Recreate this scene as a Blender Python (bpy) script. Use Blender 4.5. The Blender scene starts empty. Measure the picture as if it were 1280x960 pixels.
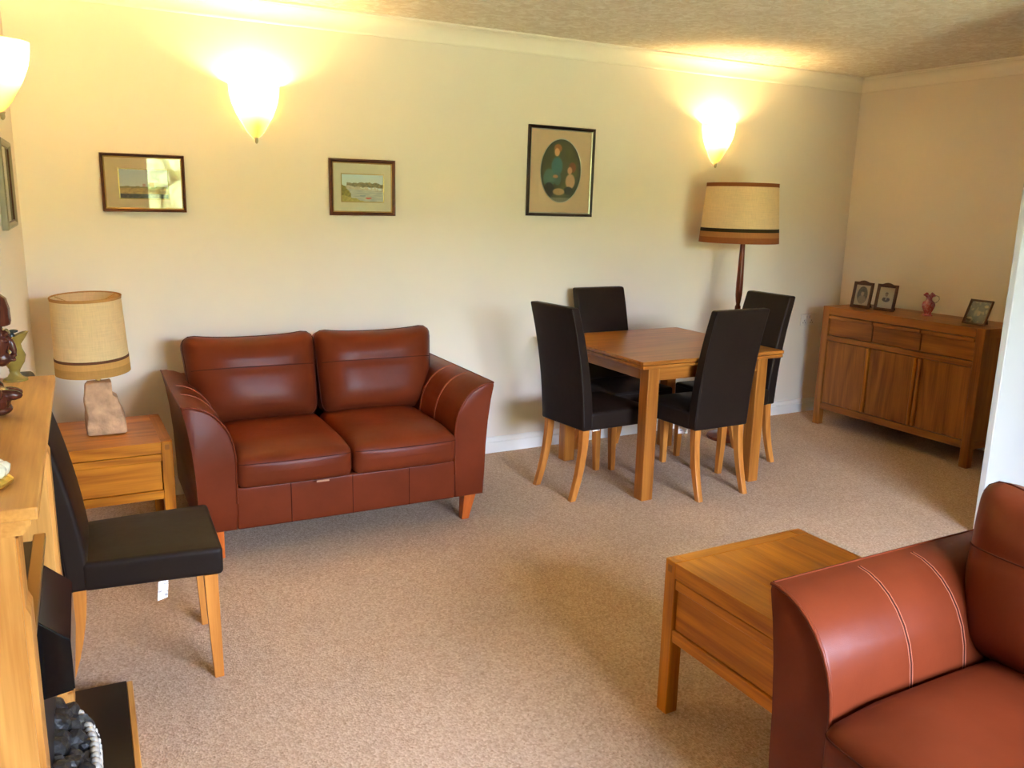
import bpy, bmesh, math, random
from mathutils import Vector, Matrix
from math import sin, cos, pi, radians, sqrt, atan2

scene = bpy.context.scene
C = bpy.context.collection
random.seed(7)

# ------------------------------------------------------------------ camera
CX, CY, CZ = 0.0978, -4.4940, 1.5336
YAW, PITCH, ROLL, FPX = 0.50102, 0.21338, 0.02358, 1056.77
cam_d = bpy.data.cameras.new('camera'); cam = bpy.data.objects.new('camera', cam_d); C.objects.link(cam)
fw = Vector((sin(YAW)*cos(PITCH), cos(YAW)*cos(PITCH), -sin(PITCH)))
rt = Vector((cos(YAW), -sin(YAW), 0)); up = rt.cross(fw)
r2 = rt*cos(ROLL) + up*sin(ROLL); u2 = -rt*sin(ROLL) + up*cos(ROLL)
cam.matrix_world = Matrix(((r2.x, u2.x, -fw.x, CX), (r2.y, u2.y, -fw.y, CY), (r2.z, u2.z, -fw.z, CZ), (0, 0, 0, 1)))
cam_d.sensor_fit = 'HORIZONTAL'; cam_d.sensor_width = 36.0; cam_d.lens = FPX/1280*36.0
cam_d.clip_start = 0.02; cam_d.clip_end = 200
scene.camera = cam

# ------------------------------------------------------------------ world, sun, exposure
world = bpy.data.worlds.new('daylight'); scene.world = world; world.use_nodes = True
bg = world.node_tree.nodes['Background']
bg.inputs[0].default_value = (0.78, 0.93, 1.30, 1); bg.inputs[1].default_value = 21.0
sun_d = bpy.data.lights.new('sun', 'SUN'); sun = bpy.data.objects.new('sun', sun_d); C.objects.link(sun)
sun_d.energy = 5.0; sun_d.angle = radians(0.6); sun_d.color = (1, .95, .85)
sun.rotation_euler = (radians(-38), radians(18), 0)
sun.location = (0, 6, 9)
scene.view_settings.view_transform = 'Standard'
scene.view_settings.look = 'None'
scene.view_settings.gamma = 1.0
scene.view_settings.use_curve_mapping = False
scene.view_settings.exposure = 2.0
BULB = 335.0            # radiance of the wall light bulbs
try:
    scene.cycles.use_denoising = True
    scene.cycles.max_bounces = 10; scene.cycles.diffuse_bounces = 6
    scene.cycles.transparent_max_bounces = 12
    scene.cycles.sample_clamp_indirect = 8.0
    scene.cycles.caustics_reflective = False; scene.cycles.caustics_refractive = False
except Exception:
    pass

# daylight opening (a light portal: guides the sky light through the window, adds none)
WX0, WX1, WZ0, WZ1, WY = 1.05, 3.10, 0.10, 2.12, -5.62
pd = bpy.data.lights.new('window_portal', 'AREA'); pd.shape = 'RECTANGLE'
pd.size = WX1-WX0; pd.size_y = WZ1-WZ0
po = bpy.data.objects.new('window_portal', pd); C.objects.link(po)
po.location = ((WX0+WX1)/2, WY-0.08, (WZ0+WZ1)/2); po.rotation_euler = (radians(90), 0, 0)
pd.cycles.is_portal = True

# ------------------------------------------------------------------ material helpers
def hexl(r, g, b):
    f = lambda c: ((c/255+.055)/1.055)**2.4 if c > 10 else c/255/12.92
    return (f(r), f(g), f(b), 1)

def mat(name):
    m = bpy.data.materials.new(name); m.use_nodes = True
    nt = m.node_tree; b = nt.nodes['Principled BSDF']
    return m, nt, b, nt.nodes, nt.links

def simple(name, col, rough=.5, metal=0, spec=.5, noise=None, bump=None, sheen=0, coat=0):
    m, nt, b, N, L = mat(name)
    b.inputs['Base Color'].default_value = (*col[:3], 1); b.inputs['Roughness'].default_value = rough
    b.inputs['Metallic'].default_value = metal; b.inputs['Specular IOR Level'].default_value = spec
    b.inputs['Coat Weight'].default_value = coat
    if sheen:
        b.inputs['Sheen Weight'].default_value = sheen
    tc = N.new('ShaderNodeTexCoord')
    if noise:
        sc, amt = noise
        n = N.new('ShaderNodeTexNoise'); n.inputs['Scale'].default_value = sc; n.inputs['Detail'].default_value = 5
        L.new(tc.outputs['Object'], n.inputs['Vector'])
        r = N.new('ShaderNodeValToRGB')
        r.color_ramp.elements[0].position = .3; r.color_ramp.elements[1].position = .7
        r.color_ramp.elements[0].color = tuple(c*(1-amt) for c in col[:3]) + (1,)
        r.color_ramp.elements[1].color = tuple(min(1, c*(1+amt)) for c in col[:3]) + (1,)
        L.new(n.outputs['Fac'], r.inputs[0]); L.new(r.outputs[0], b.inputs['Base Color'])
    if bump:
        sc, st, dist = bump
        n2 = N.new('ShaderNodeTexNoise'); n2.inputs['Scale'].default_value = sc; n2.inputs['Detail'].default_value = 6
        L.new(tc.outputs['Object'], n2.inputs['Vector'])
        bm_ = N.new('ShaderNodeBump'); bm_.inputs['Strength'].default_value = st; bm_.inputs['Distance'].default_value = dist
        L.new(n2.outputs['Fac'], bm_.inputs['Height']); L.new(bm_.outputs[0], b.inputs['Normal'])
    return m

def wood(name, dark, light, axis='x', rough=.35, scale=1.0, coat=.0):
    m, nt, b, N, L = mat(name)
    tc = N.new('ShaderNodeTexCoord')
    ax = {'x': 0, 'y': 1, 'z': 2}[axis]
    mp = N.new('ShaderNodeMapping'); s = [22*scale]*3; s[ax] = 1.6*scale; mp.inputs['Scale'].default_value = s
    L.new(tc.outputs['Object'], mp.inputs['Vector'])
    n1 = N.new('ShaderNodeTexNoise'); n1.inputs['Scale'].default_value = 1.0; n1.inputs['Detail'].default_value = 4; n1.inputs['Distortion'].default_value = 1.2
    L.new(mp.outputs[0], n1.inputs['Vector'])
    mp2 = N.new('ShaderNodeMapping'); s2 = [150*scale]*3; s2[ax] = 5*scale; mp2.inputs['Scale'].default_value = s2
    L.new(tc.outputs['Object'], mp2.inputs['Vector'])
    n2 = N.new('ShaderNodeTexNoise'); n2.inputs['Scale'].default_value = 1.0; n2.inputs['Detail'].default_value = 3
    L.new(mp2.outputs[0], n2.inputs['Vector'])
    mp3 = N.new('ShaderNodeMapping'); s3 = [5*scale]*3; s3[ax] = .55*scale; mp3.inputs['Scale'].default_value = s3
    L.new(tc.outputs['Object'], mp3.inputs['Vector'])
    w = N.new('ShaderNodeTexNoise'); w.inputs['Scale'].default_value = 1.0; w.inputs['Detail'].default_value = 1; w.inputs['Distortion'].default_value = .4
    L.new(mp3.outputs[0], w.inputs['Vector'])
    mul = N.new('ShaderNodeMath'); mul.operation = 'MULTIPLY'; mul.inputs[1].default_value = 14
    L.new(w.outputs['Fac'], mul.inputs[0])
    fr = N.new('ShaderNodeMath'); fr.operation = 'PINGPONG'; fr.inputs[1].default_value = 1.0
    L.new(mul.outputs[0], fr.inputs[0])
    a1 = N.new('ShaderNodeMath'); a1.operation = 'MULTIPLY_ADD'; a1.inputs[1].default_value = .45
    L.new(n1.outputs['Fac'], a1.inputs[0])
    m2 = N.new('ShaderNodeMath'); m2.operation = 'MULTIPLY'; m2.inputs[1].default_value = .32
    L.new(n2.outputs['Fac'], m2.inputs[0]); L.new(m2.outputs[0], a1.inputs[2])
    a2 = N.new('ShaderNodeMath'); a2.operation = 'MULTIPLY_ADD'; a2.inputs[1].default_value = .22
    L.new(fr.outputs[0], a2.inputs[0]); L.new(a1.outputs[0], a2.inputs[2])
    r = N.new('ShaderNodeValToRGB')
    r.color_ramp.elements[0].position = .26; r.color_ramp.elements[1].position = .74
    r.color_ramp.elements[0].color = dark; r.color_ramp.elements[1].color = light
    L.new(a2.outputs[0], r.inputs[0]); L.new(r.outputs[0], b.inputs['Base Color'])
    b.inputs['Roughness'].default_value = rough; b.inputs['Specular IOR Level'].default_value = .3; b.inputs['Coat Weight'].default_value = coat; b.inputs['Coat Roughness'].default_value = .25
    bu = N.new('ShaderNodeBump'); bu.inputs['Strength'].default_value = .12; bu.inputs['Distance'].default_value = .001
    L.new(n2.outputs['Fac'], bu.inputs['Height']); L.new(bu.outputs[0], b.inputs['Normal'])
    return m

def woods(name, dark, light, **k):
    return {a: wood(name+'_'+a, dark, light, a, **k) for a in 'xyz'}

OAK = woods('golden_oak', hexl(140, 74, 10), hexl(208, 130, 30))
OAKT = woods('honey_oak', hexl(126, 70, 22), hexl(182, 116, 48), rough=.28)
OAKD = woods('sideboard_oak', hexl(108, 60, 16), hexl(172, 108, 42))
OAKL = woods('pale_oak', hexl(170, 108, 46), hexl(222, 164, 88), rough=.4)
BEECH = woods('beech_leg', hexl(158, 92, 34), hexl(206, 136, 62), rough=.35)
CHERRY = woods('orange_foot', hexl(160, 72, 24), hexl(200, 104, 44), rough=.35)
TEAK = wood('teak_pole', hexl(84, 32, 14), hexl(132, 60, 28), 'z', rough=.3)
EBONY = wood('carved_dark_wood', hexl(46, 20, 14), hexl(86, 42, 30), 'z', rough=.22, scale=2)
FRAMEW = wood('picture_frame_wood', hexl(58, 28, 16), hexl(98, 54, 30), 'x', rough=.35)
FRAMEB = wood('dark_frame_wood', hexl(26, 18, 18), hexl(50, 36, 32), 'x', rough=.3)
FRAMEP = wood('photo_frame_wood', hexl(46, 24, 12), hexl(100, 58, 28), 'z', rough=.35)

def leather(name, col, rough=.4, var=.14, grain=420, bstr=.18):
    m, nt, b, N, L = mat(name)
    tc = N.new('ShaderNodeTexCoord')
    n = N.new('ShaderNodeTexNoise'); n.inputs['Scale'].default_value = 5; n.inputs['Detail'].default_value = 4
    L.new(tc.outputs['Object'], n.inputs['Vector'])
    r = N.new('ShaderNodeValToRGB'); r.color_ramp.elements[0].position = .3; r.color_ramp.elements[1].position = .7
    r.color_ramp.elements[0].color = tuple(c*(1-var) for c in col[:3])+(1,)
    r.color_ramp.elements[1].color = tuple(c*(1+var) for c in col[:3])+(1,)
    L.new(n.outputs['Fac'], r.inputs[0]); L.new(r.outputs[0], b.inputs['Base Color'])
    v = N.new('ShaderNodeTexVoronoi'); v.inputs['Scale'].default_value = grain
    L.new(tc.outputs['Object'], v.inputs['Vector'])
    n3 = N.new('ShaderNodeTexNoise'); n3.inputs['Scale'].default_value = 9; n3.inputs['Detail'].default_value = 3
    L.new(tc.outputs['Object'], n3.inputs['Vector'])
    b1 = N.new('ShaderNodeBump'); b1.inputs['Strength'].default_value = bstr; b1.inputs['Distance'].default_value = .0006
    L.new(v.outputs['Distance'], b1.inputs['Height'])
    b2 = N.new('ShaderNodeBump'); b2.inputs['Strength'].default_value = .25; b2.inputs['Distance'].default_value = .008
    L.new(n3.outputs['Fac'], b2.inputs['Height']); L.new(b1.outputs[0], b2.inputs['Normal']); L.new(b2.outputs[0], b.inputs['Normal'])
    b.inputs['Roughness'].default_value = rough; b.inputs['Specular IOR Level'].default_value = .12
    return m

RUST = leather('rust_leather', hexl(101, 42, 21), rough=.35)
SEAM = simple('seam_leather', hexl(66, 26, 14), .7, spec=.1)
STITCH = simple('stitch_thread', hexl(172, 100, 72), .6)
CHOC = leather('chocolate_leather', hexl(34, 25, 20), rough=.45, var=.06, grain=600, bstr=.1)
CHOCSEAM = simple('chocolate_seam', hexl(24, 18, 15), .5)
FELT = simple('underside_cloth', hexl(30, 28, 28), .9)

def paint(name, col, rough=.85, bscale=60, bstr=.05):
    return simple(name, col, rough, spec=.3, noise=(3, .012), bump=(bscale, bstr, .002))

WALL = paint('magnolia_paint', hexl(232, 222, 207))
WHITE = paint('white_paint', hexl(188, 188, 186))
GLOSSW = simple('gloss_white_trim', hexl(236, 234, 228), .35, noise=(4, .01))
COVE = simple('cornice_white', hexl(238, 230, 214), .7, noise=(4, .01))

def ceiling_mat():
    m, nt, b, N, L = mat('textured_ceiling')
    tc = N.new('ShaderNodeTexCoord')
    n = N.new('ShaderNodeTexNoise'); n.inputs['Scale'].default_value = 14; n.inputs['Detail'].default_value = 8; n.inputs['Roughness'].default_value = .7; n.inputs['Distortion'].default_value = 1.5
    L.new(tc.outputs['Object'], n.inputs['Vector'])
    r = N.new('ShaderNodeValToRGB'); r.color_ramp.elements[0].position = .42; r.color_ramp.elements[1].position = .64
    r.color_ramp.elements[0].color = hexl(218, 206, 184); r.color_ramp.elements[1].color = hexl(240, 234, 220)
    L.new(n.outputs['Fac'], r.inputs[0]); L.new(r.outputs[0], b.inputs['Base Color'])
    bu = N.new('ShaderNodeBump'); bu.inputs['Strength'].default_value = .7; bu.inputs['Distance'].default_value = .012
    L.new(n.outputs['Fac'], bu.inputs['Height']); L.new(bu.outputs[0], b.inputs['Normal'])
    b.inputs['Roughness'].default_value = .85
    return m
CEIL = ceiling_mat()

def carpet_mat():
    m, nt, b, N, L = mat('beige_loop_carpet')
    tc = N.new('ShaderNodeTexCoord')
    v = N.new('ShaderNodeTexVoronoi'); v.inputs['Scale'].default_value = 150; v.inputs['Randomness'].default_value = .8
    L.new(tc.outputs['Object'], v.inputs['Vector'])
    n = N.new('ShaderNodeTexNoise'); n.inputs['Scale'].default_value = 90; n.inputs['Detail'].default_value = 3
    L.new(tc.outputs['Object'], n.inputs['Vector'])
    n2 = N.new('ShaderNodeTexNoise'); n2.inputs['Scale'].default_value = 1.7; n2.inputs['Detail'].default_value = 2
    L.new(tc.outputs['Object'], n2.inputs['Vector'])
    mx = N.new('ShaderNodeMath'); mx.operation = 'MULTIPLY_ADD'; mx.inputs[1].default_value = .6
    L.new(v.outputs['Color'], mx.inputs[0])
    m3 = N.new('ShaderNodeMath'); m3.operation = 'MULTIPLY'; m3.inputs[1].default_value = .4
    L.new(n.outputs['Fac'], m3.inputs[0]); L.new(m3.outputs[0], mx.inputs[2])
    r = N.new('ShaderNodeValToRGB'); r.color_ramp.elements[0].position = .15; r.color_ramp.elements[1].position = .85
    r.color_ramp.elements[0].color = hexl(164, 134, 108); r.color_ramp.elements[1].color = hexl(216, 188, 162)
    L.new(mx.outputs[0], r.inputs[0])
    hs = N.new('ShaderNodeMix'); hs.data_type = 'RGBA'; hs.blend_type = 'MULTIPLY'; hs.inputs[0].default_value = 1
    r2_ = N.new('ShaderNodeValToRGB'); r2_.color_ramp.elements[0].position = .35; r2_.color_ramp.elements[1].position = .65
    r2_.color_ramp.elements[0].color = (.93, .93, .93, 1); r2_.color_ramp.elements[1].color = (1, 1, 1, 1)
    L.new(n2.outputs['Fac'], r2_.inputs[0])
    L.new(r.outputs[0], hs.inputs[6]); L.new(r2_.outputs[0], hs.inputs[7]); L.new(hs.outputs[2], b.inputs['Base Color'])
    bu = N.new('ShaderNodeBump'); bu.inputs['Strength'].default_value = .6; bu.inputs['Distance'].default_value = .004
    L.new(v.outputs['Distance'], bu.inputs['Height']); L.new(bu.outputs[0], b.inputs['Normal'])
    b.inputs['Roughness'].default_value = .95; b.inputs['Specular IOR Level'].default_value = .12
    return m
CARPET = carpet_mat()

def pane_mat(name, tint=(1, 1, 1, 1)):
    m, nt, b, N, L = mat(name)
    N.remove(b); out = N['Material Output']
    t = N.new('ShaderNodeBsdfTransparent'); t.inputs[0].default_value = tint
    g = N.new('ShaderNodeBsdfGlossy'); g.inputs['Roughness'].default_value = .0
    f = N.new('ShaderNodeFresnel'); f.inputs[0].default_value = 1.5
    x = N.new('ShaderNodeMixShader'); L.new(f.outputs[0], x.inputs[0]); L.new(t.outputs[0], x.inputs[1]); L.new(g.outputs[0], x.inputs[2])
    L.new(x.outputs[0], out.inputs['Surface'])
    return m
PANE = pane_mat('clear_glass')

def bowl_mat():
    m, nt, b, N, L = mat('frosted_glass_bowl')
    N.remove(b); out = N['Material Output']
    t = N.new('ShaderNodeBsdfTranslucent'); t.inputs[0].default_value = (.24, .20, .085, 1)
    d = N.new('ShaderNodeBsdfDiffuse'); d.inputs[0].default_value = (.95, .86, .58, 1)
    x = N.new('ShaderNodeMixShader'); x.inputs[0].default_value = .30
    L.new(t.outputs[0], x.inputs[1]); L.new(d.outputs[0], x.inputs[2])
    g = N.new('ShaderNodeBsdfGlossy'); g.inputs['Roughness'].default_value = .15
    y = N.new('ShaderNodeMixShader'); y.inputs[0].default_value = .04
    L.new(x.outputs[0], y.inputs[1]); L.new(g.outputs[0], y.inputs[2]); L.new(y.outputs[0], out.inputs['Surface'])
    return m
BOWL = bowl_mat()

def emit(name, col, s):
    m, nt, b, N, L = mat(name)
    b.inputs['Base Color'].default_value = (0, 0, 0, 1)
    b.inputs['Emission Color'].default_value = (*col, 1); b.inputs['Emission Strength'].default_value = s
    return m
BULBM = emit('tungsten_bulb', (1, .66, .27), BULB)

def fabric(name, col, scale=260, transl=.35):
    m, nt, b, N, L = mat(name)
    out = N['Material Output']
    tc = N.new('ShaderNodeTexCoord')
    mp = N.new('ShaderNodeMapping'); mp.inputs['Scale'].default_value = (scale, scale, 18)
    L.new(tc.outputs['Object'], mp.inputs['Vector'])
    n = N.new('ShaderNodeTexNoise'); n.inputs['Scale'].default_value = 1; n.inputs['Detail'].default_value = 2
    L.new(mp.outputs[0], n.inputs['Vector'])
    mp2 = N.new('ShaderNodeMapping'); mp2.inputs['Scale'].default_value = (14, 14, scale)
    L.new(tc.outputs['Object'], mp2.inputs['Vector'])
    n2 = N.new('ShaderNodeTexNoise'); n2.inputs['Scale'].default_value = 1; n2.inputs['Detail'].default_value = 2
    L.new(mp2.outputs[0], n2.inputs['Vector'])
    ad = N.new('ShaderNodeMath'); ad.operation = 'ADD'; L.new(n.outputs['Fac'], ad.inputs[0]); L.new(n2.outputs['Fac'], ad.inputs[1])
    hf = N.new('ShaderNodeMath'); hf.operation = 'MULTIPLY'; hf.inputs[1].default_value = .5; L.new(ad.outputs[0], hf.inputs[0])
    r = N.new('ShaderNodeValToRGB'); r.color_ramp.elements[0].position = .35; r.color_ramp.elements[1].position = .65
    r.color_ramp.elements[0].color = tuple(c*.91 for c in col[:3])+(1,); r.color_ramp.elements[1].color = tuple(min(1, c*1.06) for c in col[:3])+(1,)
    L.new(hf.outputs[0], r.inputs[0]); L.new(r.outputs[0], b.inputs['Base Color']); b.inputs['Roughness'].default_value = .9
    b.inputs['Specular IOR Level'].default_value = .2
    t = N.new('ShaderNodeBsdfTranslucent'); L.new(r.outputs[0], t.inputs[0])
    x = N.new('ShaderNodeMixShader'); x.inputs[0].default_value = transl
    L.new(b.outputs[0], x.inputs[1]); L.new(t.outputs[0], x.inputs[2]); L.new(x.outputs[0], out.inputs['Surface'])
    return m
LINEN = fabric('cream_linen', hexl(240, 218, 174))
LINEN2 = fabric('straw_linen', hexl(242, 218, 168))
BANDT = fabric('tan_band', hexl(176, 116, 66), transl=.1)
BANDR = fabric('rust_band', hexl(148, 86, 46), transl=.1)
BANDK = fabric('dark_olive_band', hexl(58, 46, 24), transl=.05)
BANDO = fabric('ochre_band', hexl(186, 140, 78), transl=.1)
BANDG = fabric('gold_band', hexl(208, 158, 90), transl=.1)
BANDB = fabric('brown_band', hexl(104, 66, 44), transl=.05)
TRIMTAN = fabric('tan_trim', hexl(190, 138, 78), transl=.05)
GOLD = simple('gold_slip', hexl(214, 178, 104), .3, metal=.85)
BRASS = simple('brass_trim', hexl(196, 160, 96), .3, metal=.9)
SILVER = simple('silver_slip', hexl(210, 204, 190), .3, metal=.8)
PEWTER = simple('pewter_metal', hexl(206, 204, 196), .4, metal=.4, noise=(40, .12))
BLACK = simple('black_gloss', hexl(16, 15, 15), .12, spec=.5)
BLACKM = simple('black_enamel', hexl(26, 26, 28), .28)
GRANITE = simple('black_hearth_stone', hexl(14, 12, 12), .35, noise=(60, .3))
COAL = simple('coal', hexl(36, 36, 36), .45, noise=(14, .5), bump=(30, .8, .01))
STONE = simple('sandstone', hexl(190, 152, 116), .85, noise=(18, .30), bump=(38, .9, .012))
PLASTIC = simple('ivory_plastic', hexl(226, 220, 208), .35)
GREYPL = simple('grey_plastic', hexl(176, 170, 160), .4)
CORD = simple('white_flex', hexl(222, 214, 196), .5)
DARKV = simple('black_velvet', hexl(14, 15, 14), .9)
def label_mat():
    m, nt, b, N, L = mat('printed_label')
    tc = N.new('ShaderNodeTexCoord')
    mp = N.new('ShaderNodeMapping'); mp.inputs['Scale'].default_value = (40, 40, 180)
    L.new(tc.outputs['Object'], mp.inputs['Vector'])
    w = N.new('ShaderNodeTexNoise'); w.inputs['Scale'].default_value = 1
    L.new(mp.outputs[0], w.inputs['Vector'])
    r = N.new('ShaderNodeValToRGB'); r.color_ramp.elements[0].position = .36; r.color_ramp.elements[1].position = .46
    r.color_ramp.elements[0].color = hexl(150, 140, 138); r.color_ramp.elements[1].color = hexl(244, 240, 234)
    L.new(w.outputs['Fac'], r.inputs[0]); L.new(r.outputs[0], b.inputs['Base Color']); b.inputs['Roughness'].default_value = .7
    return m
LABEL = label_mat()
def pinkglass():
    m, nt, b, N, L = mat('pink_glass')
    tc = N.new('ShaderNodeTexCoord'); n = N.new('ShaderNodeTexNoise'); n.inputs['Scale'].default_value = 38; n.inputs['Detail'].default_value = 3
    n.inputs['Distortion'].default_value = 2
    L.new(tc.outputs['Object'], n.inputs['Vector'])
    r = N.new('ShaderNodeValToRGB'); r.color_ramp.elements[0].position = .38; r.color_ramp.elements[1].position = .68
    r.color_ramp.elements[0].color = hexl(196, 62, 84); r.color_ramp.elements[1].color = hexl(226, 172, 190)
    L.new(n.outputs['Fac'], r.inputs[0]); L.new(r.outputs[0], b.inputs['Base Color'])
    b.inputs['Roughness'].default_value = .08; b.inputs['Transmission Weight'].default_value = .35; b.inputs['Coat Weight'].default_value = .4
    return m
PINK = pinkglass()
CLEARH = simple('clear_glass_handle', (.9, .9, .9), .03); CLEARH.node_tree.nodes['Principled BSDF'].inputs['Transmission Weight'].default_value = .85
JADE = simple('green_jade', hexl(150, 128, 62), .15, noise=(20, .2)); JADE.node_tree.nodes['Principled BSDF'].inputs['Transmission Weight'].default_value = .25
JADED = simple('dark_jade', hexl(38, 48, 46), .2)
PORC = simple('glazed_porcelain', hexl(220, 216, 196), .12, noise=(45, .35), coat=.5)
GILT = simple('gilt', hexl(222, 186, 86), .25, metal=.7)
GRASS = simple('lawn_green', hexl(168, 166, 118), .9, noise=(6, .25))
LEAF = simple('hedge_green', hexl(140, 142, 84), .7, noise=(9, .5))
UPVC = simple('white_upvc', hexl(240, 240, 240), .3)
PATIO = simple('patio_slab', hexl(206, 198, 178), .85, noise=(8, .1))

def vcol_mat(name, rough=.6):
    m, nt, b, N, L = mat(name)
    a = N.new('ShaderNodeVertexColor'); a.layer_name = 'Col'
    L.new(a.outputs[0], b.inputs['Base Color']); b.inputs['Roughness'].default_value = rough
    return m
PRINT = vcol_mat('printed_picture')

# ------------------------------------------------------------------ mesh helpers
def finish(name, bm, m, parent=None, smooth=False, angle=40):
    bmesh.ops.recalc_face_normals(bm, faces=bm.faces)
    me = bpy.data.meshes.new(name); bm.to_mesh(me); bm.free()
    if m: me.materials.append(m)
    if smooth:
        for p in me.polygons: p.use_smooth = True
        me.set_sharp_from_angle(angle=radians(angle))
    o = bpy.data.objects.new(name, me); C.objects.link(o)
    if parent: o.parent = parent
    return o

def add_box(bm, x0, x1, y0, y1, z0, z1, bev=0, seg=1):
    vs = [bm.verts.new((x, y, z)) for x in (x0, x1) for y in (y0, y1) for z in (z0, z1)]
    f = []
    for idx in ((0, 1, 3, 2), (4, 6, 7, 5), (0, 4, 5, 1), (2, 3, 7, 6), (0, 2, 6, 4), (1, 5, 7, 3)):
        f.append(bm.faces.new([vs[i] for i in idx]))
    if bev > 0:
        es = set(e for q in f for e in q.edges)
        bmesh.ops.bevel(bm, geom=list(es), offset=bev, segments=seg, affect='EDGES', profile=.5)

def box(name, b, m, parent=None, bev=.002, seg=1):
    bm = bmesh.new(); add_box(bm, *b, bev=bev, seg=seg)
    return finish(name, bm, m, parent)

def prism(name, pts, axis, a0, a1, m, parent=None, bev=0, smooth=False, angle=35):
    """pts 2-D polygon; axis = extrusion axis. x: pts=(y,z); y: pts=(x,z); z: pts=(x,y)"""
    bm = bmesh.new()
    def P(p, a):
        return (a, p[0], p[1]) if axis == 'x' else (p[0], a, p[1]) if axis == 'y' else (p[0], p[1], a)
    A = [bm.verts.new(P(p, a0)) for p in pts]; B = [bm.verts.new(P(p, a1)) for p in pts]
    bm.faces.new(A); bm.faces.new(B)
    n = len(pts)
    for i in range(n): bm.faces.new((A[i], A[(i+1) % n], B[(i+1) % n], B[i]))
    if bev:
        es = [e for e in bm.edges if (e.verts[0] in A and e.verts[1] in A) or (e.verts[0] in B and e.verts[1] in B)]
        bmesh.ops.bevel(bm, geom=es, offset=bev, segments=2, affect='EDGES', profile=.5)
    return finish(name, bm, m, parent, smooth, angle)

def loft(name, secs, m, parent=None, bev=0.0, smooth=False):
    """secs: list of (cx, cy, z, wx, wy) rectangles"""
    bm = bmesh.new(); rings = []
    for cx, cy, z, wx, wy in secs:
        rings.append([bm.verts.new((cx+sx*wx/2, cy+sy*wy/2, z)) for sx, sy in ((-1, -1), (1, -1), (1, 1), (-1, 1))])
    bm.faces.new(rings[0]); bm.faces.new(rings[-1])
    for a, b in zip(rings, rings[1:]):
        for i in range(4): bm.faces.new((a[i], a[(i+1) % 4], b[(i+1) % 4], b[i]))
    if bev:
        es = [e for e in bm.edges if abs(e.verts[0].co.z-e.verts[1].co.z) > 1e-4]
        bmesh.ops.bevel(bm, geom=es, offset=bev, segments=2, affect='EDGES', profile=.5)
    return finish(name, bm, m, parent, smooth)

def lathe(name, prof, m, parent=None, n=40, arc=(0, 2*pi), origin=(0, 0, 0), mod=None, smooth=True, angle=50, cap=False):
    bm = bmesh.new(); full = abs(arc[1]-arc[0]-2*pi) < 1e-6
    cnt = n if full else n+1
    rings = []
    for i in range(cnt):
        t = arc[0]+(arc[1]-arc[0])*i/n
        row = []
        for r, z in prof:
            rr, zz = (r, z) if mod is None else mod(r, z, t)
            row.append(bm.verts.new((origin[0]+rr*cos(t), origin[1]+rr*sin(t), origin[2]+zz)))
        rings.append(row)
    for i in range(n):
        a = rings[i]; b = rings[(i+1) % cnt]
        for j in range(len(prof)-1):
            try: bm.faces.new((a[j], b[j], b[j+1], a[j+1]))
            except ValueError: pass
    bmesh.ops.remove_doubles(bm, verts=bm.verts, dist=1e-6)
    bmesh.ops.dissolve_degenerate(bm, edges=bm.edges, dist=1e-7)
    return finish(name, bm, m, parent, smooth, angle)

def add_tube(bm, path, r, n=8, closed=False):
    path = [Vector(p) for p in path]; k = len(path); rings = []
    prev = None
    for i in range(k):
        if closed: d = path[(i+1) % k]-path[i-1]
        else: d = path[min(i+1, k-1)]-path[max(i-1, 0)]
        if d.length < 1e-9: d = Vector((0, 0, 1))
        d.normalize()
        if prev is None:
            u = d.orthogonal().normalized()
        else:
            u = prev - d*prev.dot(d)
            u = u.normalized() if u.length > 1e-6 else d.orthogonal().normalized()
        prev = u; w = d.cross(u)
        rr = r[i] if isinstance(r, (list, tuple)) else r
        rings.append([bm.verts.new(path[i]+(u*cos(2*pi*j/n)+w*sin(2*pi*j/n))*rr) for j in range(n)])
    for i in range(k if closed else k-1):
        a = rings[i]; b = rings[(i+1) % k]
        for j in range(n): bm.faces.new((a[j], a[(j+1) % n], b[(j+1) % n], b[j]))
    if not closed:
        bm.faces.new(rings[0]); bm.faces.new(rings[-1])

def tube(name, path, r, m, parent=None, n=8, closed=False):
    bm = bmesh.new(); add_tube(bm, path, r, n, closed)
    return finish(name, bm, m, parent, True, 60)

def rround(p, h, r):
    c = [max(-hh+r, min(hh-r, v)) for v, hh in zip(p, h)]
    d = [a-b for a, b in zip(p, c)]; l = sqrt(sum(q*q for q in d))
    if l < 1e-9: return tuple(p)
    return tuple(a+q/l*r for a, q in zip(c, d))

def rbox(name, h, r, deform, m, parent=None, n=8, k=4):
    """rounded box with half sizes h, edge radius r; every point goes through deform()"""
    bm = bmesh.new(); cache = {}
    def ticks(hh):
        e = [-hh + r*(1-cos(i/k*pi/2))*1.0 for i in range(k)]
        mid = [-(hh-r) + 2*(hh-r)*i/n for i in range(n+1)]
        return e + mid + [-v for v in reversed(e)]
    T = [ticks(q) for q in h]
    def V(p):
        key = tuple(round(v, 6) for v in p)
        if key not in cache:
            cache[key] = bm.verts.new(deform(*rround(p, h, r)))
        return cache[key]
    for ax in range(3):
        a, b = [i for i in range(3) if i != ax]
        for s in (-1, 1):
            for i in range(len(T[a])-1):
                for j in range(len(T[b])-1):
                    q = []
                    for (ii, jj) in ((i, j), (i+1, j), (i+1, j+1), (i, j+1)):
                        p = [0, 0, 0]; p[ax] = s*h[ax]; p[a] = T[a][ii]; p[b] = T[b][jj]
                        v = V(p)
                        if v not in q: q.append(v)
                    if len(q) > 2:
                        try: bm.faces.new(q)
                        except ValueError: pass
    return finish(name, bm, m, parent, True, 80)

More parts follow.
